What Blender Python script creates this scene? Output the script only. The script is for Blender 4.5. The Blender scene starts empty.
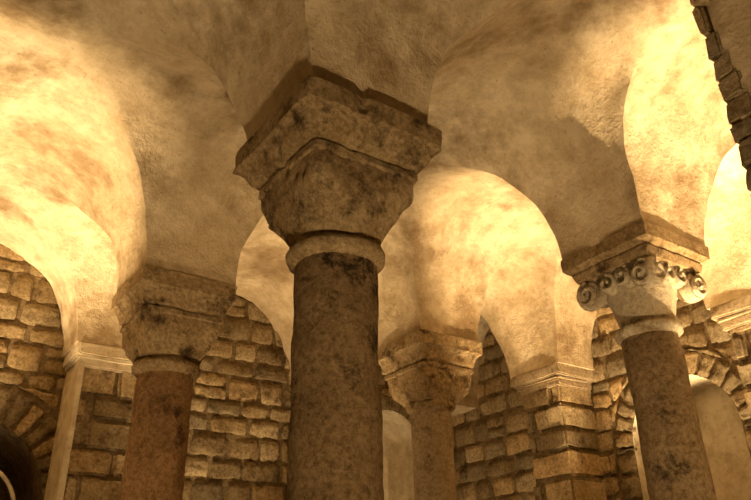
import bpy, bmesh, math, random
from mathutils import Vector, noise
random.seed(7)
S=1.8; CZ=1.5
def W(a,b,z): return Vector((b*S,a*S,CZ+z*S))
FL=-CZ/S
sc=bpy.context.scene
sc.view_settings.view_transform='Standard'
sc.view_settings.look='None'

# ---------------- materials ----------------
def new_mat(name):
    m=bpy.data.materials.new(name); m.use_nodes=True
    nt=m.node_tree; nt.nodes.clear()
    out=nt.nodes.new('ShaderNodeOutputMaterial'); bs=nt.nodes.new('ShaderNodeBsdfPrincipled')
    nt.links.new(bs.outputs[0],out.inputs[0]); bs.inputs['Roughness'].default_value=.9
    bs.inputs['Specular IOR Level'].default_value=.15
    return m,nt,bs
def geo(nt):
    g=nt.nodes.get('TC')
    if not g: g=nt.nodes.new('ShaderNodeNewGeometry'); g.name='TC'
    return g
def nz(nt,scale,detail=6,rough=.6,dist=0):
    tc=geo(nt)
    n=nt.nodes.new('ShaderNodeTexNoise'); n.inputs['Scale'].default_value=scale
    n.inputs['Detail'].default_value=detail; n.inputs['Roughness'].default_value=rough
    n.inputs['Distortion'].default_value=dist
    nt.links.new(tc.outputs['Position'],n.inputs['Vector']); return n.outputs['Fac']
def ramp(nt,src,p0,p1,c0=(0,0,0),c1=(1,1,1)):
    r=nt.nodes.new('ShaderNodeValToRGB'); e=r.color_ramp.elements
    e[0].position=p0; e[1].position=p1; e[0].color=(*c0,1); e[1].color=(*c1,1)
    nt.links.new(src,r.inputs[0]); return r.outputs[0]
def mix(nt,f,a,b,mode='MIX'):
    m=nt.nodes.new('ShaderNodeMix'); m.data_type='RGBA'; m.blend_type=mode
    for i,v in ((0,f),(6,a),(7,b)):
        if isinstance(v,(int,float)): m.inputs[i].default_value=v
        elif isinstance(v,tuple): m.inputs[i].default_value=(*v,1)
        else: nt.links.new(v,m.inputs[i])
    return m.outputs[2]
def bump(nt,bs,srcs):
    prev=None
    for s,st,d in srcs:
        b=nt.nodes.new('ShaderNodeBump'); b.inputs['Strength'].default_value=st; b.inputs['Distance'].default_value=d
        nt.links.new(s,b.inputs['Height'])
        if prev: nt.links.new(prev,b.inputs['Normal'])
        prev=b.outputs[0]
    nt.links.new(prev,bs.inputs['Normal'])
def plaster(name,light,mid,dark,amt=(.49,.64),sa=.85):
    m,nt,bs=new_mat(name)
    c=ramp(nt,nz(nt,.9,6,.6),.40,.60,mid,light)
    st=ramp(nt,nz(nt,1.9,10,.66),amt[0],amt[1],(0,0,0),(sa,sa,sa))
    c=mix(nt,st,c,dark)
    f=ramp(nt,nz(nt,7,12,.75),.32,.60,(.66,.60,.50),(1.05,1.05,1.05))
    c=mix(nt,1.0,c,f,'MULTIPLY')
    sp=ramp(nt,nz(nt,46,3,.6),.27,.36,(.5,.4,.3),(1,1,1))
    c=mix(nt,.7,c,sp,'MULTIPLY')
    nt.links.new(c,bs.inputs['Base Color'])
    bump(nt,bs,[(nz(nt,3.2,8,.6),.6,.06),(nz(nt,14,8,.7),.5,.03),(nz(nt,60,5,.65),.5,.011)])
    return m
def stone(name,light,mid,dark,amt=(.5,.62),pit=.6,bs_=1.0,zst=None):
    m,nt,bs=new_mat(name)
    c=ramp(nt,nz(nt,5,8,.65),.35,.65,mid,light)
    s=nz(nt,5.5,12,.75)
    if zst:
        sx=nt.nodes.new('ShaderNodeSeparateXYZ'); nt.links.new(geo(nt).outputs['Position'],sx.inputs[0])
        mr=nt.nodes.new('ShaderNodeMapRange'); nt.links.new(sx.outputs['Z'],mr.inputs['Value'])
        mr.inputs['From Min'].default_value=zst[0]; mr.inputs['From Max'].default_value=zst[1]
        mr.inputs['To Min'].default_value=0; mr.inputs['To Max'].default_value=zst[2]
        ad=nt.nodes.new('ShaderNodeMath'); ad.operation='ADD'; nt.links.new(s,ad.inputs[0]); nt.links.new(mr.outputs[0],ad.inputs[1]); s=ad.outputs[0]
    st=ramp(nt,s,amt[0],amt[1])
    c=mix(nt,st,c,dark)
    at=nt.nodes.new('ShaderNodeAttribute'); at.attribute_name='tint'
    c=mix(nt,1.0,c,at.outputs['Color'],'MULTIPLY')
    f=ramp(nt,nz(nt,42,6,.8),.34,.58,(.42,.36,.30),(1.12,1.12,1.12))
    c=mix(nt,pit,c,f,'MULTIPLY')
    nt.links.new(c,bs.inputs['Base Color'])
    bump(nt,bs,[(nz(nt,11,8,.7),.9*bs_,.05),(nz(nt,48,8,.78),.9*bs_,.02)])
    return m
M_pl=plaster('vault_plaster',(.80,.71,.53),(.62,.51,.35),(.31,.22,.125))
M_plw=plaster('white_plaster',(.78,.71,.56),(.70,.61,.45),(.45,.33,.2),(.60,.78))
M_cap=stone('capital_stone',(.70,.53,.30),(.50,.35,.18),(.12,.075,.035),(.51,.63),.9,1.2)
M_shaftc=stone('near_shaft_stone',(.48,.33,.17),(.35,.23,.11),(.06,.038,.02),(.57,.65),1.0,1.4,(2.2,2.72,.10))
M_shaft=stone('shaft_stone',(.54,.40,.22),(.38,.26,.14),(.08,.05,.03),(.56,.68),1.0,1.3)
M_red=stone('red_shaft_stone',(.48,.28,.13),(.34,.20,.09),(.09,.05,.025),(.53,.66),.9)
M_capw=stone('pale_capital_stone',(.86,.77,.58),(.72,.60,.41),(.32,.23,.12),(.54,.66),.6)
M_far=stone('pale_shaft_stone',(.62,.51,.34),(.50,.38,.24),(.20,.14,.07),(.54,.68),.7)
M_mas=stone('masonry_stone',(.70,.56,.34),(.48,.36,.20),(.18,.12,.06),(.52,.66),.85,1.1)
M_mort=stone('mortar',(.38,.29,.17),(.28,.205,.115),(.12,.08,.04),(.5,.66),.8)
M_floor=stone('floor_stone',(.30,.23,.14),(.22,.16,.1),(.1,.07,.04))
m,nt,bs=new_mat('iron_black'); bs.inputs['Base Color'].default_value=(.03,.025,.02,1); M_iron=m
m,nt,bs=new_mat('lamp_glass'); bs.inputs['Base Color'].default_value=(.9,.8,.6,1); bs.inputs['Emission Color'].default_value=(1,.6,.25,1); bs.inputs['Emission Strength'].default_value=3; M_lamp=m

class MB:
    def __init__(s,name,mats):
        s.name=name; s.mats=mats; s.v=[]; s.f=[]; s.mi=[]; s.sm=[]; s.t=[]
    def add(s,verts,faces,mi=0,smooth=True,tint=(1,1,1)):
        o=len(s.v); s.v+= [tuple(v) for v in verts]; s.t+=[tint]*len(verts)
        for f in faces:
            s.f.append([o+i for i in f]); s.mi.append(mi); s.sm.append(smooth)
    def build(s,recalc=True,sharp=None):
        me=bpy.data.meshes.new(s.name); me.from_pydata(s.v,[],s.f)
        for m in s.mats: me.materials.append(m)
        for p,i,q in zip(me.polygons,s.mi,s.sm): p.material_index=i; p.use_smooth=q
        at=me.color_attributes.new('tint','FLOAT_COLOR','POINT')
        for i,c in enumerate(s.t): at.data[i].color=(*c,1)
        if recalc:
            bm=bmesh.new(); bm.from_mesh(me); bmesh.ops.recalc_face_normals(bm,faces=bm.faces)
            bm.to_mesh(me); bm.free()
        if sharp:
            try: me.set_sharp_from_angle(angle=math.radians(sharp))
            except Exception: pass
        ob=bpy.data.objects.new(s.name,me); sc.collection.objects.link(ob); return ob

# ---------------- layout ----------------
HW=.155
AC=[.13,1.21,2.265]; BC=[-.36,.75,1.86]
A0,A1=-.78,3.18; B0,B1=-1.25,2.75
ASP=[(-.53,AC[0]-HW),(AC[0]+HW,AC[1]-HW),(AC[1]+HW,AC[2]-HW),(AC[2]+HW,2.93)]
BSP=[(-1.0,BC[0]-HW),(BC[0]+HW,BC[1]-HW),(BC[1]+HW,BC[2]-HW),(BC[2]+HW,2.5)]
VH=.46
def samples(lo,hi,sp,n=44,ns=10):
    out=[]; cur=lo
    for (p,q) in sp:
        for i in range(ns): out.append((cur+(p-cur)*i/ns,0.0))
        c=(p+q)/2; r=(q-p)/2
        for i in range(n):
            t=math.pi*i/n; out.append((c-r*math.cos(t),math.sin(t)))
        cur=q
    for i in range(ns+1): out.append((cur+(hi-cur)*i/ns,0.0))
    return out
SA=samples(A0,A1,ASP); SB=samples(B0,B1,BSP)
mb=MB('ceiling',[M_pl])
vs=[]
for (a,ha) in SA:
    for (b,hb) in SB:
        h=max(ha,hb); p=W(a,b,1+VH*h)
        k=min(1,h*3)
        n1=noise.fractal(p*1.7,1,2,5)*.034+noise.noise(p*.8+Vector((9,3,1)))*.03
        p.z+=n1*k; p.x+=noise.fractal(p*1.8+Vector((4,0,0)),1,2,4)*.036*k; p.y+=noise.fractal(p*1.8+Vector((0,7,0)),1,2,4)*.036*k
        vs.append(p)
fs=[]; nb=len(SB)
def hh(i,j): return max(SA[i][1],SB[j][1])
for i in range(len(SA)-1):
    for j in range(nb-1):
        q=[i*nb+j,(i+1)*nb+j,(i+1)*nb+j+1,i*nb+j+1]
        if hh(i,j)+hh(i+1,j+1)<=hh(i+1,j)+hh(i,j+1):
            fs+=[[q[0],q[1],q[2]],[q[0],q[2],q[3]]]
        else: fs+=[[q[0],q[1],q[3]],[q[1],q[2],q[3]]]
mb.add(vs,fs)
ceil=mb.build(recalc=True,sharp=60)

# floor
mb=MB('floor',[M_floor])
mb.add([W(A0-.1,B0-.1,FL),W(A1+.1,B0-.1,FL),W(A1+.1,B1+.1,FL),W(A0-.1,B1+.1,FL),
        W(A0-.1,B0-.1,FL-.1),W(A1+.1,B0-.1,FL-.1),W(A1+.1,B1+.1,FL-.1),W(A0-.1,B1+.1,FL-.1)],
       [[0,1,2,3],[4,5,6,7],[0,1,5,4],[1,2,6,5],[2,3,7,6],[3,0,4,7]],smooth=False)
mb.build()

# ---------------- masonry ----------------
def rt(lo=.55,hi=1.2):
    k=random.uniform(lo,hi); w=random.uniform(-.06,.06)
    return (k*(1+w),k,k*(1-w*1.6))
def stone_patch(mb,P,corners,depth,mi=0,tint=None):
    c=[Vector(x) for x in corners]
    seed=Vector((random.random()*50,random.random()*50,random.random()*50))
    vs=[]; 
    us=[0,.05,.2,.4,.6,.8,.95,1]; vv=[0,.09,.33,.66,.91,1]
    nu,nv=len(us),len(vv)
    cen=(c[0]+c[1]+c[2]+c[3])/4
    tilt=(random.uniform(-.004,.004),random.uniform(-.003,.003)); base=random.uniform(.7,1.3)
    for j,t in enumerate(vv):
        for i,s in enumerate(us):
            p=c[0]*(1-s)*(1-t)+c[1]*s*(1-t)+c[2]*s*t+c[3]*(1-s)*t
            e=(i in(0,nu-1)); g=(j in(0,nv-1))
            if (i in(0,1,nu-1,nu-2)) and (j in(0,1,nv-1,nv-2)): p=p+(cen-p)*(.10 if (e and g) else .04)
            n=noise.fractal(seed+Vector((s*2.6,t*2.2,0)),1,2,3)
            p=p+Vector((noise.noise(seed+Vector((s*4,t*3,5))),noise.noise(seed+Vector((s*4,t*3,9)))))*.011
            d=-.011 if (e or g) else depth*(base+.7*n)+tilt[0]*(s-.5)*2+tilt[1]*(t-.5)*2
            vs.append(P(p.x,p.y,d))
    fs=[[j*nu+i,j*nu+i+1,(j+1)*nu+i+1,(j+1)*nu+i] for j in range(nv-1) for i in range(nu-1)]
    mb.add(vs,fs,mi,True,tint or rt())
def courses(mb,P,u0,u1,v0,v1,arches,hmin=.072,hmax=.125,wmin=.09,wmax=.22,gap=.004,depth=.008):
    v=v0
    while v<v1-.02:
        h=random.uniform(hmin,hmax)
        if v+h>v1: h=v1-v
        u=u0-random.uniform(0,.06)
        while u<u1-.01:
            w=random.uniform(wmin,wmax); a=max(u,u0); b=min(u+w,u1); u+=w
            if b-a<.025: continue
            j=lambda:random.uniform(-.007,.007)
            parts=[(v,v+h)]
            if h>.11 and random.random()<.25: 
                k=random.uniform(.4,.6); parts=[(v,v+h*k),(v+h*k,v+h)]
            for (y0,y1) in parts:
                cs=[(a+gap+j(),y0+gap+j()*.6),(b-gap+j(),y0+gap+j()*.6),(b-gap+j(),y1-gap+j()*.6),(a+gap+j(),y1-gap+j()*.6)]
                ok=True; out=[]; ins=0
                for (c,r,sp,ring) in arches:
                    R=r+ring+.01; ins=0; out=[]
                    for (x,y) in cs:
                        if y<sp:
                            if abs(x-c)<R: ins+=1; x=c+math.copysign(R,(a+b)/2-c) 
                        else:
                            d=math.hypot(x-c,y-sp)
                            if d<R:
                                ins+=1; x=c+(x-c)/max(d,1e-4)*R; y=sp+(y-sp)/max(d,1e-4)*R
                        out.append((x,y))
                    if ins==4: ok=False;break
                    cs=out
                if not ok: continue
                if ins and min(cs[1][0],cs[2][0])-max(cs[0][0],cs[3][0])<.015: 
                    if max(cs[1][0],cs[2][0])-min(cs[0][0],cs[3][0])<.03: continue
                stone_patch(mb,P,cs,depth)
        v+=h
    for (c,r,sp,ring) in arches:
        n=max(9,int(math.pi*(r+ring*.5)/.066)); a0=0
        for k in range(n):
            t0=math.pi*k/n+.018; t1=math.pi*(k+1)/n-.018
            ro=r+ring*random.uniform(.86,1.0)
            stone_patch(mb,P,[(c+r*math.cos(t0),sp+r*math.sin(t0)),(c+ro*math.cos(t0),sp+ro*math.sin(t0)),
                              (c+ro*math.cos(t1),sp+ro*math.sin(t1)),(c+r*math.cos(t1),sp+r*math.sin(t1))],depth*1.2)
        v=v0
        while v<sp-.01:
            h=min(random.uniform(.07,.11),sp-v)
            for sgn in(-1,1):
                x0=c+sgn*r; x1=c+sgn*(r+ring); lo,hi=min(x0,x1),max(x0,x1)
                stone_patch(mb,P,[(lo,v+.005),(hi-.004,v+.005),(hi-.004,v+h-.005),(lo,v+h-.005)],depth)
            v+=h
def wall(name,P,u0,u1,arches,niche_depth,top=1.62,back_mats=None):
    mb=MB(name,[M_mas,M_mort,M_plw,M_iron])
    pts=[(u0,FL)]
    for (c,r,sp,ring) in arches:
        pts.append((c-r,FL))
        for k in range(25):
            t=math.pi*(1-k/24); pts.append((c+r*math.cos(t),sp+r*math.sin(t)))
        pts.append((c+r,FL))
    pts+=[(u1,FL),(u1,top),(u0,top)]
    mb.add([P(u,v,0) for u,v in pts],[list(range(len(pts)))],1,False)
    mb.add([P(u,v,-.42) for u,v in [(u0,FL),(u1,FL),(u1,top),(u0,top)]],[[0,1,2,3]],1,False)
    for (a,b) in (((u0,FL),(u0,top)),((u1,FL),(u1,top)),((u0,top),(u1,top))):
        mb.add([P(*a,0),P(*b,0),P(*b,-.42),P(*a,-.42)],[[0,1,2,3]],1,False)
    for i,(c,r,sp,ring) in enumerate(arches):
        arc=[(c-r,FL)]+[(c+r*math.cos(math.pi*(1-k/24)),sp+r*math.sin(math.pi*(1-k/24))) for k in range(25)]+[(c+r,FL)]
        n=len(arc); d=niche_depth[i]
        mb.add([P(u,v,0.004) for u,v in arc]+[P(u,v,-d) for u,v in arc],[[k,k+1,n+k+1,n+k] for k in range(n-1)],(back_mats or [2]*9)[i],True)
        mb.add([P(u,v,-d) for u,v in arc],[list(range(n))],(back_mats or [2]*9)[i],False)
    courses(mb,P,u0,u1,FL,1.52,arches)
    return mb
PA=lambda u,v,d: W(A1-d,u,v)
mb=wall('wall_far',PA,B0,B1,[(.33,.28,.42,.16),(2.32,.19,.80,.08)],[.38,.30],back_mats=[1,2])
mb.build()
PB=lambda u,v,d: W(u,B1-d,v)
mb=wall('wall_right',PB,A0,A1,[(1.72,.25,.62,.10)],[.30]); mb.build()
PL=lambda u,v,d: W(u,B0+d,v)
mb=wall('wall_left',PL,A0,A1,[],[]); mb.build()
PK=lambda u,v,d: W(A0+d,u,v)
mb=wall('wall_back',PK,B0,B1,[],[]); mb.build()

mb=MB('doorway_pale_arc',[M_iron,M_plw])  # thin pale arc on two legs, set inside the doorway opening
vs=[];n=8;m=32; HC,HR,HZ=.33,.20,.36
for i in range(m+1):
    t=math.pi*i/m
    for k in range(n):
        q=2*math.pi*k/n; r=HR+.008*math.cos(q)
        vs.append(W(A1+.03+.008*math.sin(q),HC+r*math.cos(t),HZ+r*math.sin(t)))
fs=[[i*n+k,i*n+(k+1)%n,(i+1)*n+(k+1)%n,(i+1)*n+k] for i in range(m) for k in range(n)]
mb.add(vs,fs,1)
for s in(-1,1):
    vs=[]
    for z in(FL,HZ):
        for k in range(n):
            q=2*math.pi*k/n; vs.append(W(A1+.03+.008*math.sin(q),HC+s*HR+.008*math.cos(q),z))
    mb.add(vs,[[k,(k+1)%n,n+(k+1)%n,n+k] for k in range(n)],1)
mb.build()

# ---------------- lofted columns ----------------
def loft(mb,ca,cb,secs,n=64,mi=0,amp=.004,freq=9,tint=(1,1,1),cap=True):
    vs=[]
    for s in secs:
        z,h,q=s[:3]
        for k in range(n):
            t=2*math.pi*k/n
            cx,sx=math.cos(t),math.sin(t)
            m_=max(abs(cx),abs(sx)); rr=h*((1-q)+q/m_)
            p=Vector((cb+rr*cx,ca+rr*sx,z))
            if amp:
                f=noise.fractal(p*freq,1,2,4)*amp
                ch=noise.noise(p*freq*1.5+Vector((3,8,1)))*.6+noise.noise(p*freq*4+Vector((3,8,1)))*.4
                f-=max(0,ch-.14)*amp*6*(1 if q>.3 else .3)
                if q>.8: # worn corners
                    cor=max(0,1/m_-1.3)/.114
                    f-=cor*amp*(.6+2.2*abs(noise.noise(p*13)))
                g=noise.noise(p*freq*1.3+Vector((1,2,3)))*amp*.6
                p.x+=cx*f; p.y+=sx*f
                if s is not secs[0]: p.z+=g
            vs.append(W(p.y,p.x,p.z))
    fs=[]; 
    for i in range(len(secs)-1):
        for k in range(n):
            fs.append(([i*n+k,i*n+(k+1)%n,(i+1)*n+(k+1)%n,(i+1)*n+k],secs[i][3] if len(secs[i])>3 else mi))
    o=len(mb.v); mb.v+=[tuple(v) for v in vs]; mb.t+=[tint]*len(vs)
    for f,mm in fs: mb.f.append([o+x for x in f]); mb.mi.append(mm); mb.sm.append(True)
    if cap:
        mb.f.append([o+k for k in range(n)]); mb.mi.append(mi); mb.sm.append(False)
        mb.f.append([o+(len(secs)-1)*n+k for k in range(n)]); mb.mi.append(mi); mb.sm.append(False)
def dens(keys,step=.007):
    out=[]
    for i in range(len(keys)-1):
        a,b=keys[i],keys[i+1]; k=max(1,int(abs(a[0]-b[0])/step))
        if abs(a[0]-b[0])>.4: k=110
        for j in range(k):
            t=j/k; out.append((a[0]+(b[0]-a[0])*t,a[1]+(b[1]-a[1])*t,a[2]+(b[2]-a[2])*t,a[3]))
    out.append(keys[-1]); return out
def base_secs(r,mi):
    return [(r_,h_,q_,mi) for r_,h_,q_ in
      [(FL+.17,r,0),(FL+.155,r*1.18,0),(FL+.14,r*1.22,0),(FL+.125,r*1.15,0),(FL+.11,r*1.12,.0),(FL+.10,r*1.35,0),(FL+.085,r*1.45,0),(FL+.065,r*1.4,0),(FL+.062,r*1.55,1),(FL,r*1.55,1)]]
def column_plain(ca,cb,r=.09,ab=.174,bl=.127,neck=.69,shaftmat=None,capmat=None,amp=.003,zt=1.0,n=128):
    mb=MB('stone_column',[capmat or M_cap,shaftmat or M_shaft])
    k=[(zt,ab,1,0),(.950,ab,1,0),(.946,ab-.009,1,0),(.934,ab-.018,1,0),(.915,ab-.026,1,0),(.90,bl+.013,1,0),(.890,bl-.001,1,0),
       (.886,bl+.007,1,0),(.872,bl+.007,1,0),(.868,bl,1,0),(.815,bl-.003,.95,0),(.79,bl-.010,.8,0),(.75,r*1.14,.35,0),(neck+.03,r*1.05,.05,0),(neck+.022,r*1.04,0,0),
       (neck+.018,r*1.14,0,0),(neck+.004,r*1.22,0,0),(neck-.008,r*1.20,0,0),(neck-.018,r*1.08,0,0),(neck-.024,r,0,1)]
    secs=dens(k+[ (FL+.19,r*1.03,0,1)])+base_secs(r,1)
    loft(mb,ca,cb,secs,n=n,amp=amp)
    return mb
mb=column_plain(AC[1],BC[1],r=.0905,ab=.184,bl=.131,shaftmat=M_shaftc,amp=.0052,n=208); mb.build(sharp=50)
mb=column_plain(AC[2],BC[1],r=.090,ab=.168,bl=.127,neck=.72,shaftmat=M_red,amp=.0045); mb.build(sharp=50)
mb=column_plain(AC[2],BC[2],r=.082,ab=.168,bl=.127,neck=.74,shaftmat=M_far,amp=.0045); mb.build(sharp=50)
for a,b in ((AC[0],BC[0]),(AC[1],BC[0]),(AC[2],BC[0]),(AC[0],BC[1]),(AC[0],BC[2])):
    column_plain(a,b,ab=.16,bl=.122,n=64).build(sharp=50)
def volute_column(ca,cb):
    mb=MB('stone_column',[M_cap,M_shaft,M_capw])
    r=.083
    k=[(1.0,.162,1,0),(.958,.162,1,0),(.954,.150,1,0),(.945,.138,1,0),(.94,.142,1,0),(.915,.134,1,0),(.912,.122,.9,2),(.90,.114,.6,2),(.87,.100,.25,2),(.80,.088,.05,2),(.755,.079,0,2),
       (.75,.078,0,2),(.746,.092,0,2),(.738,.099,0,2),(.726,.098,0,2),(.718,.088,0,2),(.712,r,0,1)]
    secs=dens(k+[(FL+.19,r*1.04,0,1)])+base_secs(r,1)
    loft(mb,ca,cb,secs,n=128,amp=.0032)
    def spiral(cen,tan,out,R,turn,hand,tube,h0=0):
        up=Vector((0,0,1)); N=44; nn=8; vs=[]
        pts=[]
        for i in range(N+1):
            t=i/N; ang=h0+hand*turn*2*math.pi*t; rr=R*(1-.86*t)
            pts.append(cen+(tan*math.cos(ang)+up*math.sin(ang))*rr+out*(.004+.014*t))
        for i,p in enumerate(pts):
            d=(pts[min(i+1,N)]-pts[max(i-1,0)]).normalized(); n1=out; n2=d.cross(n1).normalized()
            tr=tube*(1-.35*i/N)*(1+.25*noise.noise(p*40))
            for q in range(nn):
                w=2*math.pi*q/nn; v=p+(n1*math.cos(w)*1.2+n2*math.sin(w))*tr; vs.append(W(v.y,v.x,v.z))
        fs=[[i*nn+q,i*nn+(q+1)%nn,(i+1)*nn+(q+1)%nn,(i+1)*nn+q] for i in range(N) for q in range(nn)]
        mb.add(vs,fs,2)
        vs=[];
        for dd in(-.03,.005):
            for q in range(24):
                w=2*math.pi*q/24; v=cen+(tan*math.cos(w)+up*math.sin(w))*R*.98+out*dd; vs.append(W(v.y,v.x,v.z))
        mb.add(vs,[list(range(24,48)),list(range(24))]+[[q,(q+1)%24,24+(q+1)%24,24+q] for q in range(24)],2)
    for i in range(4):
        an=i*math.pi/2; out=Vector((math.cos(an),math.sin(an),0)); tan=Vector((-math.sin(an),math.cos(an),0))
        C=Vector((cb,ca,0))
        for s in(-1,1):
            spiral(C+out*.120+tan*s*.098+Vector((0,0,.866)),tan,out,.041,1.5,-s,.0095,math.pi/2)
            spiral(C+out*.112+tan*s*.030+Vector((0,0,.880)),tan,out,.030,1.3,s,.008,math.pi/2)
    return mb
volute_column(AC[1],BC[2]).build(sharp=50)

# ---------------- pilasters ----------------
def box(mb,a0,a1,b0,b1,z0,z1,mi=0,tint=(1,1,1),bev=.008,jit=.004,sub=0):
    bm=bmesh.new(); bmesh.ops.create_cube(bm,size=1)
    for v in bm.verts:
        v.co=Vector(((a0+a1)/2+v.co.x*(a1-a0),(b0+b1)/2+v.co.y*(b1-b0),(z0+z1)/2+v.co.z*(z1-z0)))
        v.co+=Vector((random.uniform(-1,1),random.uniform(-1,1),random.uniform(-1,1)*.5))*jit
    if bev: bmesh.ops.bevel(bm,geom=bm.edges[:],offset=bev,segments=2,affect='EDGES')
    if sub:
        bmesh.ops.subdivide_edges(bm,edges=bm.edges[:],cuts=sub,use_grid_fill=True)
        sd=Vector((random.random()*9,)*3)
        for v in bm.verts:
            q=v.co*22+sd
            v.co+=Vector((noise.noise(q),noise.noise(q+Vector((7,0,0))),noise.noise(q+Vector((0,7,0)))))*.006
    bm.verts.index_update()
    mb.add([W(v.co.x,v.co.y,v.co.z) for v in bm.verts],[[v.index for v in f.verts] for f in bm.faces],mi,True,tint)
    bm.free()
def pilaster(ca,cb,axis,plaster_side=False):
    mb=MB('wall_pilaster',[M_mas,M_mort,M_plw,M_far])
    cm=2 if plaster_side else 3
    hw=.115
    front,wallp={'+a':(2.955,A1),'+b':(2.525,B1),'-a':(-.555,A0),'-b':(-1.025,B0)}[axis]
    def bx(d0,d1,u0,u1,z0,z1,**k):
        lo,hi=min(d0,d1),max(d0,d1)
        if axis[1]=='a': box(mb,lo,hi,u0,u1,z0,z1,**k)
        else: box(mb,u0,u1,lo,hi,z0,z1,**k)
    c=cb if axis[1]=='a' else ca
    sg=1 if axis[0]=='+' else -1
    bx(front+sg*.012,wallp,c-hw+.011,c+hw-.011,FL,.97,mi=1,bev=0,jit=0)
    z=FL
    while z<.915:
        h=random.uniform(.08,.12)
        if z+h>.88: h=.92-z
        g=.004
        u=random.choice([0,.3,-.35,.5,-.5])*hw
        j=random.uniform(-.004,.006)
        if u==0: bx(front+j,wallp,c-hw,c+hw,z+g,z+h-g,tint=rt(),bev=.011,sub=2,jit=.005)
        else:
            bx(front+j,wallp,c-hw,c+u-g,z+g,z+h-g,tint=rt(),bev=.011,sub=2,jit=.005); bx(front-j,wallp,c+u+g,c+hw,z+g,z+h-g,tint=rt(),bev=.011,sub=2,jit=.005)
        z+=h
    if plaster_side: bx(front-sg*.006,wallp,c-hw-.012,c-hw+.012,FL,.92,mi=2,bev=.004,jit=.001)
    o=.03
    bx(front-sg*.010,wallp,c-hw-.010,c+hw+.010,.905,.940,mi=cm,bev=.006,jit=.001,sub=1)
    bx(front-sg*.020,wallp,c-hw-.020,c+hw+.020,.930,.958,mi=cm,bev=.010,jit=.001,sub=1)
    bx(front-sg*o,wallp,c-hw-.032,c+hw+.032,.950,1.004,mi=cm,bev=.006,jit=.003,sub=2)
    return mb
for b in BC:
    pilaster(None,b,'+a',b<1).build(sharp=50); pilaster(None,b,'-a').build(sharp=50)
for a in AC:
    pilaster(a,None,'+b').build(sharp=50); pilaster(a,None,'-b').build(sharp=50)

# ---------------- near masonry pier (upper right) ----------------
mb=MB('wall_near_pier',[M_mas,M_mort,M_pl])
pa1=.66; pb0=1.51
box(mb,.30,pa1-.02,pb0+.004,1.95,FL,1.50,mi=2,bev=.01,jit=0)
z=FL
while z<1.45:
    h=random.uniform(.05,.09); d=random.uniform(.025,.07)
    lean=max(0,z-1.15)**1.6*.3
    box(mb,pa1-d,pa1,pb0-lean,pb0+random.uniform(.12,.22),z-.001,z+h+.001,mi=0,tint=rt(.7,1.2),bev=.007,jit=.004,sub=2)
    z+=h
mb.build(sharp=50)

# ---------------- lights ----------------
def uplight_or_fill(a,b,power,target=None,size=150,col=(1,.69,.35),blend=.5,rad=.05,z=None):
    z=FL+.12 if z is None else z
    mb=MB('floor_uplight_or_fill',[M_iron,M_lamp])  # vault uplights and added fill lamps share this fixture
    loft(mb,a,b,[(FL+.07,.05,0,0),(FL+.065,.055,0,0),(FL+.03,.05,0,0),(FL+.012,.06,0,0),(FL,.06,0,0)],n=24,amp=0)
    loft(mb,a,b,[(FL+.074,.035,0,1),(FL+.07,.044,0,1)],n=24,amp=0,mi=1)
    ob=mb.build()
    l=bpy.data.lights.new('uplight_or_fill_lamp','SPOT'); l.energy=power; l.color=col; l.spot_size=math.radians(size); l.spot_blend=blend; l.shadow_soft_size=rad
    lo=bpy.data.objects.new('lamp',l); sc.collection.objects.link(lo)
    p=W(a,b,z); lo.location=p
    t=W(*target) if target else p+Vector((0,0,1))
    lo.rotation_euler=(t-p).to_track_quat('-Z','Y').to_euler()
    lo.parent=ob
    return lo
uplight_or_fill(2.66,-.10,1450,size=54,blend=.4)
uplight_or_fill(1.72,2.34,1300,size=44,blend=.4)
uplight_or_fill(.74,2.34,2200,size=50,blend=.4)
uplight_or_fill(2.70,1.30,420,size=50,blend=.5)
uplight_or_fill(2.72,2.25,130,size=90)
uplight_or_fill(.22,.28,290,target=(1.08,.66,.76),size=54,blend=.9,rad=.10)  # added fill near the camera, brightens the front of the centre column
uplight_or_fill(.30,1.10,260,target=(1.21,1.86,.66),size=38,blend=.9,rad=.08)  # extra unseen spot, put in to brighten the right column
uplight_or_fill(1.55,.15,190,target=(2.265,.75,.60),size=40,blend=.9,rad=.08)  # unseen fill lamp added for the left column and its capital
uplight_or_fill(1.75,1.30,24,size=150,blend=.7,rad=.15)
uplight_or_fill(2.60,.75,70,size=160,blend=.7,rad=.15)
uplight_or_fill(.66,.80,260,target=(.55,1.50,1.15),size=30,blend=.8,rad=.08)  # added lamp aimed at the near pier to lift its dark faces
w=bpy.data.worlds.new('world'); sc.world=w; w.use_nodes=True
w.node_tree.nodes['Background'].inputs[0].default_value=(.3,.18,.08,1); w.node_tree.nodes['Background'].inputs[1].default_value=.02

# ---------------- camera ----------------
cam=bpy.data.cameras.new('camera'); co=bpy.data.objects.new('camera',cam); sc.collection.objects.link(co)
cam.sensor_width=36; cam.lens=36*720/751; cam.clip_start=.02
from mathutils import Euler, Matrix
R=Euler((math.radians(90+26.7),0,math.radians(-35.3)),'XYZ').to_matrix()@Matrix.Rotation(math.radians(-1.4),3,'Z')
co.matrix_world=Matrix.Translation((0,0,CZ))@R.to_4x4()
sc.camera=co
